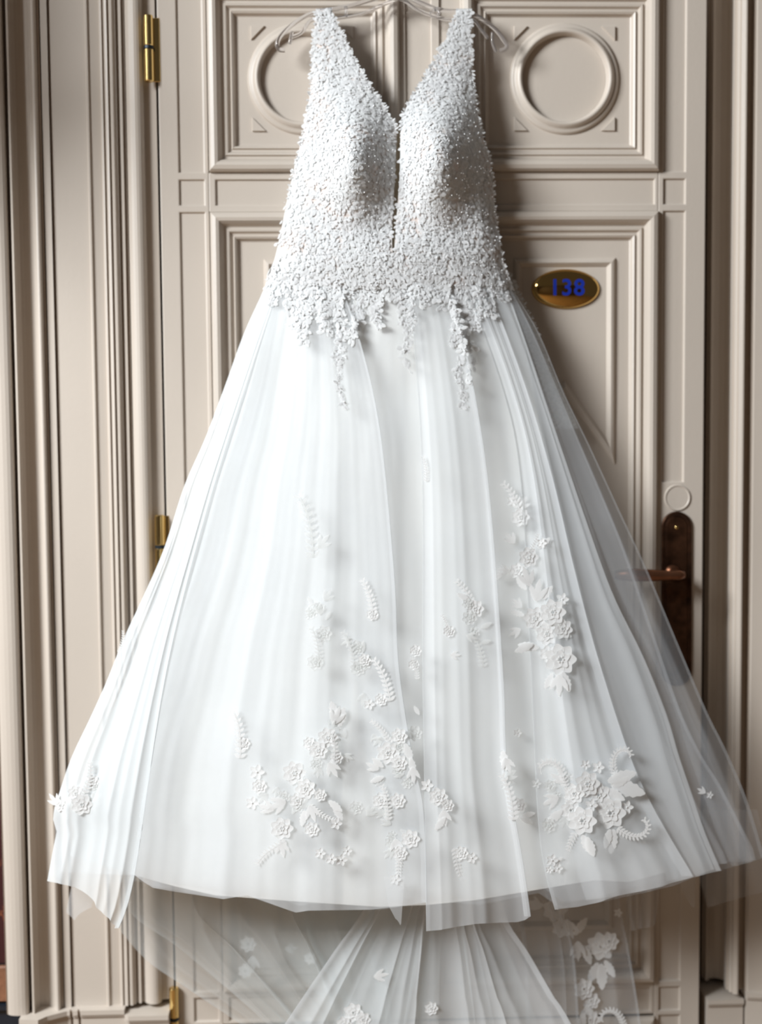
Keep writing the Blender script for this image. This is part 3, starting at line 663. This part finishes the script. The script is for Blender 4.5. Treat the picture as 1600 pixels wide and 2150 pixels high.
ME = {'rose': mesh('lace_rose', f_rose), 'blossom': mesh('lace_blossom', f_blossom), 'leaf': mesh('lace_leaf', f_leaf), 'trio': mesh('lace_leaves', f_trio),
      'vine': mesh('lace_vine', vine(.5)), 'curl': mesh('lace_curl', vine(3.2)), 'curr': mesh('lace_curl', vine(-3.2))}
NM = {'rose': 'lace_rose', 'blossom': 'lace_blossom', 'leaf': 'lace_leaf', 'trio': 'lace_leaf_cluster', 'vine': 'lace_vine', 'curl': 'lace_curled_vine', 'curr': 'lace_curled_vine'}
SHEERM = {k: v.copy() for k, v in ME.items()}
for v in SHEERM.values(): v.materials.clear(); v.materials.append(LACES)
FRONT = ('front', 'mid', 'lining', 'bodice')
def motif(kind, px, py, size, rot, layers=FRONT, lift=.0035, sheer=False):
    h = hit(px, py, layers)
    if not h: return
    loc, nor, dist = h
    nor = (nor * .5 + Vector((0, -1, 0))).normalized()
    up = Vector((0, 0, 1)); x = up.cross(nor).normalized(); up = nor.cross(x)
    s = size * dist / F
    mt = Matrix((x, up, nor)).transposed().to_4x4() @ Matrix.Rotation(math.radians(-rot), 4, 'Z') @ Matrix.Diagonal((s, s, min(s, .0055), 1))
    o = bpy.data.objects.new(NM[kind], (SHEERM if sheer else ME)[kind]); C.objects.link(o)
    mt = Matrix.Translation(loc + nor * lift) @ mt
    o.parent = gown; o.matrix_parent_inverse = Matrix.Translation(-gown.location); o.matrix_basis = mt
# (kind, x, y, size, turn clockwise from up)
UP = [('vine', 1098, 1092, 86, -18), ('rose', 1092, 1086, 20, 0), ('trio', 1090, 1070, 34, 30), ('blossom', 1075, 1052, 12, 0), ('trio', 1080, 1140, 30, -40), ('vine', 1105, 1165, 48, 40), ('leaf', 1130, 1150, 32, 50), ('blossom', 1138, 1140, 11, 0),
      ('rose', 1108, 1170, 22, 0), ('rose', 1085, 1198, 17, 20), ('trio', 1068, 1198, 26, -80), ('trio', 1055, 1205, 22, -100), ('trio', 1112, 1230, 44, -20), ('trio', 1125, 1262, 48, 10), ('leaf', 1105, 1238, 34, -40), ('leaf', 1140, 1258, 34, 35),
      ('blossom', 1180, 1258, 14, 0), ('rose', 1160, 1285, 28, 0), ('rose', 1122, 1298, 25, 30), ('rose', 1180, 1320, 22, 10), ('rose', 1148, 1330, 25, 50), ('leaf', 1100, 1292, 30, -70), ('trio', 1095, 1275, 28, -50), ('trio', 1092, 1320, 28, -120), ('leaf', 1118, 1352, 42, -110), ('leaf', 1130, 1360, 44, -80),
      ('rose', 1176, 1384, 34, 0), ('rose', 1150, 1372, 18, 0), ('trio', 1174, 1415, 46, 180), ('leaf', 1180, 1410, 44, 160), ('leaf', 1160, 1412, 36, 205),
      # lower right bouquet
      ('curr', 1292, 1630, 88, -18), ('curl', 1186, 1650, 100, -6), ('vine', 1192, 1690, 60, 0), ('blossom', 1255, 1610, 13, 0), ('blossom', 1228, 1605, 11, 20), ('rose', 1232, 1645, 27, 0), ('rose', 1205, 1665, 22, 0), ('rose', 1255, 1668, 26, 20), ('rose', 1222, 1722, 30, 0), ('rose', 1280, 1706, 33, 0), ('rose', 1198, 1700, 22, 0), ('blossom', 1315, 1694, 14, 0), ('blossom', 1240, 1690, 14, 0),
      ('leaf', 1275, 1640, 62, 75), ('leaf', 1282, 1645, 74, 108), ('leaf', 1268, 1655, 48, 120), ('leaf', 1262, 1672, 44, 100), ('leaf', 1285, 1652, 40, 60), ('leaf', 1222, 1752, 46, 152), ('leaf', 1232, 1756, 42, 160), ('leaf', 1288, 1740, 50, 188), ('leaf', 1280, 1740, 40, 196),
      ('curl', 1296, 1738, 92, 128), ('leaf', 1180, 1700, 44, -130), ('trio', 1172, 1672, 38, -115), ('trio', 1185, 1640, 34, -60), ('vine', 1206, 1748, 62, 205), ('blossom', 1158, 1805, 13, 0), ('blossom', 1170, 1822, 11, 0), ('blossom', 1152, 1825, 8, 0), ('leaf', 1180, 1800, 26, -120),
      # centre left bouquet
      ('rose', 618, 1622, 25, 0), ('rose', 642, 1655, 22, 20), ('rose', 625, 1680, 17, 0), ('leaf', 640, 1700, 34, 190), ('trio', 600, 1680, 42, -115), ('trio', 650, 1690, 36, 160), ('rose', 592, 1738, 24, 0), ('trio', 575, 1700, 34, -70), ('vine', 600, 1765, 72, -118), ('trio', 590, 1765, 34, 170), ('vine', 650, 1690, 60, 130),
      ('blossom', 540, 1620, 16, 0), ('rose', 545, 1650, 16, 0), ('blossom', 530, 1685, 14, 0), ('trio', 700, 1520, 40, 20), ('leaf', 706, 1512, 42, -14), ('leaf', 712, 1525, 42, 14), ('rose', 688, 1548, 22, 0), ('vine', 700, 1610, 70, 8), ('rose', 668, 1575, 20, 0), ('rose', 650, 1560, 14, 0), ('trio', 690, 1600, 36, 150), ('rose', 705, 1590, 15, 0),
      ('leaf', 700, 1690, 36, 150), ('leaf', 690, 1680, 36, 130), ('rose', 672, 1668, 14, 0), ('blossom', 705, 1728, 13, 0), ('blossom', 672, 1790, 12, 0), ('blossom', 695, 1802, 12, 0), ('blossom', 716, 1804, 13, 0), ('blossom', 728, 1785, 11, 0), ('rose', 655, 1740, 16, 0),
      # centre
      ('blossom', 775, 1478, 12, 0), ('rose', 800, 1468, 14, 0), ('vine', 820, 1560, 60, -30), ('rose', 815, 1580, 24, 0), ('rose', 838, 1545, 18, 0), ('trio', 795, 1615, 30, -60), ('leaf', 806, 1630, 30, -110), ('leaf', 805, 1610, 30, -50), ('rose', 838, 1600, 18, 0), ('leaf', 850, 1560, 40, 160), ('leaf', 862, 1590, 36, 170), ('trio', 866, 1610, 34, 175),
      ('vine', 815, 1720, 70, 0), ('rose', 800, 1680, 18, 0), ('rose', 835, 1680, 17, 0), ('trio', 830, 1760, 34, 170), ('rose', 862, 1760, 20, 0), ('rose', 840, 1790, 16, 0), ('vine', 838, 1800, 62, 185), ('blossom', 830, 1845, 12, 0),
      ('blossom', 896, 1648, 14, 0), ('rose', 920, 1672, 20, 0), ('rose', 938, 1690, 15, 0), ('trio', 930, 1700, 34, 170), ('leaf', 935, 1715, 34, -140), ('leaf', 1056, 1575, 42, 170), ('trio', 1060, 1590, 34, 160), ('vine', 1078, 1720, 92, -4), ('rose', 1088, 1690, 17, 0), ('leaf', 1095, 1712, 28, 80), ('leaf', 1092, 1716, 28, 115), ('blossom', 1086, 1538, 9, 0),
      ('vine', 955, 1780, 70, 175), ('rose', 968, 1790, 15, 0), ('blossom', 990, 1800, 12, 0),
      # sprigs of the upper skirt
      ('vine', 658, 1170, 130, -3), ('trio', 668, 1150, 36, 40), ('vine', 785, 1300, 84, -6), ('rose', 782, 1290, 13, 0), ('vine', 745, 1400, 76, -8), ('rose', 750, 1360, 17, 0), ('rose', 765, 1385, 14, 0), ('vine', 1000, 1285, 76, -22), ('rose', 996, 1278, 20, 0), ('vine', 942, 1330, 40, -10), ('rose', 942, 1325, 13, 0), ('rose', 872, 1366, 13, 0), ('rose', 868, 1395, 12, 0), ('vine', 876, 1425, 46, -4),
      ('vine', 895, 1010, 50, 2), ('leaf', 985, 1260, 30, -60), ('rose', 680, 1330, 18, 0), ('vine', 670, 1400, 80, 0), ('rose', 662, 1390, 18, 0), ('vine', 820, 1470, 90, -12), ('vine', 1015, 1400, 80, -10), ('trio', 945, 1375, 22, 90), ('leaf', 880, 1500, 22, -30),
      ('vine', 505, 1590, 96, 2), ('rose', 512, 1560, 14, 0),
      # left hem
      ('rose', 172, 1688, 22, 0), ('rose', 160, 1665, 17, 0), ('vine', 176, 1670, 66, 22), ('rose', 196, 1640, 14, 0), ('rose', 128, 1690, 13, 0), ('trio', 124, 1690, 30, -40), ('vine', 250, 1370, 44, 20), ('rose', 243, 1378, 9, 0), ('blossom', 1488, 1668, 8, 0), ('trio', 1480, 1664, 20, -60)]
for i, a in enumerate(UP):
    faint = (a[1] < 760 and a[2] < 1470 and a[2] > 900) or a[0] == 'vine' and 1000 < a[1] < 1030
    motif(*a, lift=.0012 if faint else .003, sheer=faint)
for cx_, cy_, sx_, sy_, n_ in ((700, 1560, 28, 50, 9), (820, 1590, 40, 70, 16), (620, 1660, 50, 50, 10), (800, 1700, 40, 40, 7), (835, 1770, 25, 45, 7), (668, 1300, 18, 90, 10), (755, 1400, 25, 60, 7), (990, 1330, 20, 60, 6), (1060, 1640, 12, 50, 4), (1180, 1670, 30, 40, 8), (1150, 1300, 30, 40, 6), (180, 1670, 18, 30, 5)):
    for _ in range(n_):
        kd = rnd.choice(('rose', 'trio', 'blossom', 'leaf', 'trio'))
        motif(kd, rnd.gauss(cx_, sx_ * .6), rnd.gauss(cy_, sy_ * .6), {'rose': 17, 'trio': 30, 'blossom': 11, 'leaf': 28}[kd] * rnd.uniform(.7, 1.1), rnd.uniform(0, 360), lift=.0015, sheer=True)
for a in [('rose', 1165, 1908, 26, 0), ('leaf', 1140, 1900, 40, -80), ('trio', 1135, 1905, 34, -60), ('rose', 1180, 1946, 21, 0), ('trio', 1190, 1930, 40, 160), ('leaf', 1205, 1962, 42, 40), ('trio', 1212, 1975, 40, 180), ('leaf', 1225, 1985, 40, 160), ('leaf', 1240, 1985, 42, -120), ('rose', 1262, 1985, 29, 0), ('rose', 1278, 1975, 20, 0), ('leaf', 1255, 2020, 44, -155), ('leaf', 1262, 2022, 52, 178), ('leaf', 1270, 2015, 38, 150), ('rose', 1225, 2075, 22, 0), ('rose', 1240, 2100, 18, 0), ('trio', 1232, 2110, 40, 180), ('rose', 1238, 2140, 20, 0), ('trio', 1245, 2150, 40, 160), ('curl', 1310, 2160, 82, -12), ('leaf', 1225, 2125, 36, 190), ('blossom', 1297, 1915, 9, 0)]:
    motif(*a, layers=('darktrain',), lift=.003)
for a in [('rose', 742, 2125, 20, 0), ('rose', 762, 2140, 16, 0), ('rose', 722, 2150, 16, 0), ('trio', 785, 2050, 30, 80), ('rose', 905, 2116, 14, 0)]:
    motif(*a, layers=('train',), lift=.002)
for a in [('rose', 520, 1985, 17, 0), ('trio', 530, 2010, 34, 180), ('rose', 515, 2040, 15, 0), ('trio', 600, 1995, 26, 90), ('rose', 650, 2015, 13, 0)]:
    motif(*a, layers=('drape',), lift=-.006)

# dense lace of the bodice: petals sewn all over, running out in fingers on the skirt
fingers = [(575, 640, 16), (612, 690, 18), (640, 720, 20), (680, 700, 20), (712, 760, 13), (716, 860, 5), (745, 715, 17), (792, 682, 16), (855, 700, 18), (857, 782, 10), (885, 640, 16), (918, 630, 18), (958, 720, 20), (968, 860, 10), (985, 800, 9), (1005, 690, 20), (1030, 665, 14), (985, 650, 22), (820, 625, 14), (770, 640, 18), (660, 650, 18), (930, 650, 14)]
def lace_prob(x, y):
    if y < 600:
        if y > 560: return .9
        inside = interp(BLo, y) - 3 < x < interp(BLi, y) + 4 or interp(BRi, y) - 4 < x < interp(BRo, y) + 3
        side = x < interp(BLo, y) + 50 and y > 330
        if y > 515 and x < 618: return .12
        if 262 < y < 530 and abs(x - (interp(BLi, y) + interp(BRi, y)) / 2) < 7: return 0
        return (.55 if side else 1.0) if inside else 0
    if y < 640 and 570 < x < 1075 and noise.noise(Vector((x * .035, y * .02, 3))) > (y - 612) / 40: return .7
    for fx, fy, fw in fingers:
        if y < fy and abs(x - fx + 6 * math.sin(y * .05 + fx)) < fw * (.45 + .55 * (fy - y) / max(1, fy - 600)): return .95
    return 0
def petal(bm, mt, w_, cu):
    rows = [[bm.verts.new(mt @ Vector((sx * w_ * .5 * q, t, cu * t * t + (.045 if sx == 0 else 0)))) for sx in (-1, 0, 1)] for t, q in ((0, .35), (.35, 1), (.75, .85), (1, .15))]
    for i in range(3):
        for j in range(2): bm.faces.new((rows[i][j], rows[i][j + 1], rows[i + 1][j + 1], rows[i + 1][j]))
bm = bmesh.new(); nb = bmesh.new()
for _ in range(30000):
    y = rnd.uniform(24, 870)
    if y > 730 and rnd.random() < .2: continue
    x = rnd.uniform(560, 1100)
    if rnd.random() > lace_prob(x, y): continue
    h = hit(x, y, ('bodice', 'front', 'mid'))
    if not h: continue
    loc, nor, dist = h; nor = (nor + Vector((rnd.uniform(-.10, .10), rnd.uniform(-.08, .08), rnd.uniform(-.10, .10)))).normalized()
    xx = Vector((0, 0, 1)).cross(nor).normalized(); up = nor.cross(xx)
    s = rnd.uniform(.0035, .0095) * (1.2 if y > 560 else 1)
    a = rnd.uniform(0, 6.28) if y < 420 else rnd.gauss(math.pi, .8)
    mt = Matrix.Translation(loc + nor * rnd.uniform(.0004, .0022)) @ Matrix((xx, up, nor)).transposed().to_4x4() @ Matrix.Rotation(a, 4, 'Z') @ Matrix.Scale(s, 4)
    petal(bm, mt, rnd.uniform(.4, .8), rnd.uniform(.0, .14))
    if rnd.random() < .075:
        bmesh.ops.create_icosphere(nb, subdivisions=1, radius=rnd.uniform(.0008, .0014), matrix=Matrix.Translation(loc + nor * .0045))
keep(obj('bodice_lace', bm, BLACE, smooth=True, kind='stuff', label='dense white lace petals over the bodice'), gown)
# petals along the neckline, armhole and hip edges, lifted off the outline
bm = bmesh.new()
def edge_petals(line, y0, y1, n, dirx, layers, dep):
    for k in range(n):
        y = y0 + (y1 - y0) * (k + rnd.random()) / n; x = interp(line, y) - dirx * 3
        h = hit(x, y, layers); loc = h[0] if h else P(x, y, dep)
        s = rnd.uniform(.004, .0078); a = -dirx * rnd.uniform(.6, 2.2)
        mt = Matrix.Translation(loc + Vector((0, -.001, 0))) @ Matrix.Rotation(math.pi / 2, 4, 'X') @ Matrix.Rotation(a, 4, 'Z') @ Matrix.Rotation(rnd.uniform(-.5, .5), 4, 'Y') @ Matrix.Scale(s, 4)
        leaf_bm(bm, mt, 1, .5, 3, rnd.uniform(0, .3), 0, .06)
edge_petals(BLi, 60, 275, 55, 1, ('bodice',), .08); edge_petals(BRi, 30, 270, 55, -1, ('bodice',), .08)
edge_petals(BRo, 100, 560, 60, 1, ('bodice',), .08); edge_petals(BLo, 30, 420, 40, -1, ('bodice',), .08)
edge_petals(sm([(540, 1052), (620, 1092), (700, 1132), (760, 1152)]), 570, 700, 22, 1, ('backlace',), .058)
keep(obj('edge_lace', bm, BLACE, smooth=True, kind='stuff', label='lace petals along the neckline and side edges'), gown)
keep(obj('beading', nb, BEAD, smooth=True, kind='stuff', label='tiny pearly beads on the bodice'), gown)
bm = bmesh.new()
for _ in range(420):
    y = rnd.uniform(545, 780); x = rnd.uniform(1010, 1160)
    h = hit(x, y, ('backlace',))
    if not h: continue
    mt = Matrix.Translation(h[0] + Vector((0, -.001, 0))) @ Matrix.Rotation(math.pi / 2, 4, 'X') @ Matrix.Rotation(rnd.uniform(0, 6.28), 4, 'Z') @ Matrix.Scale(rnd.uniform(.005, .011), 4)
    leaf_bm(bm, mt, 1, .5, 3, .1, 0, .05)
keep(obj('side_lace', bm, LACES, smooth=True, kind='stuff'), gown)
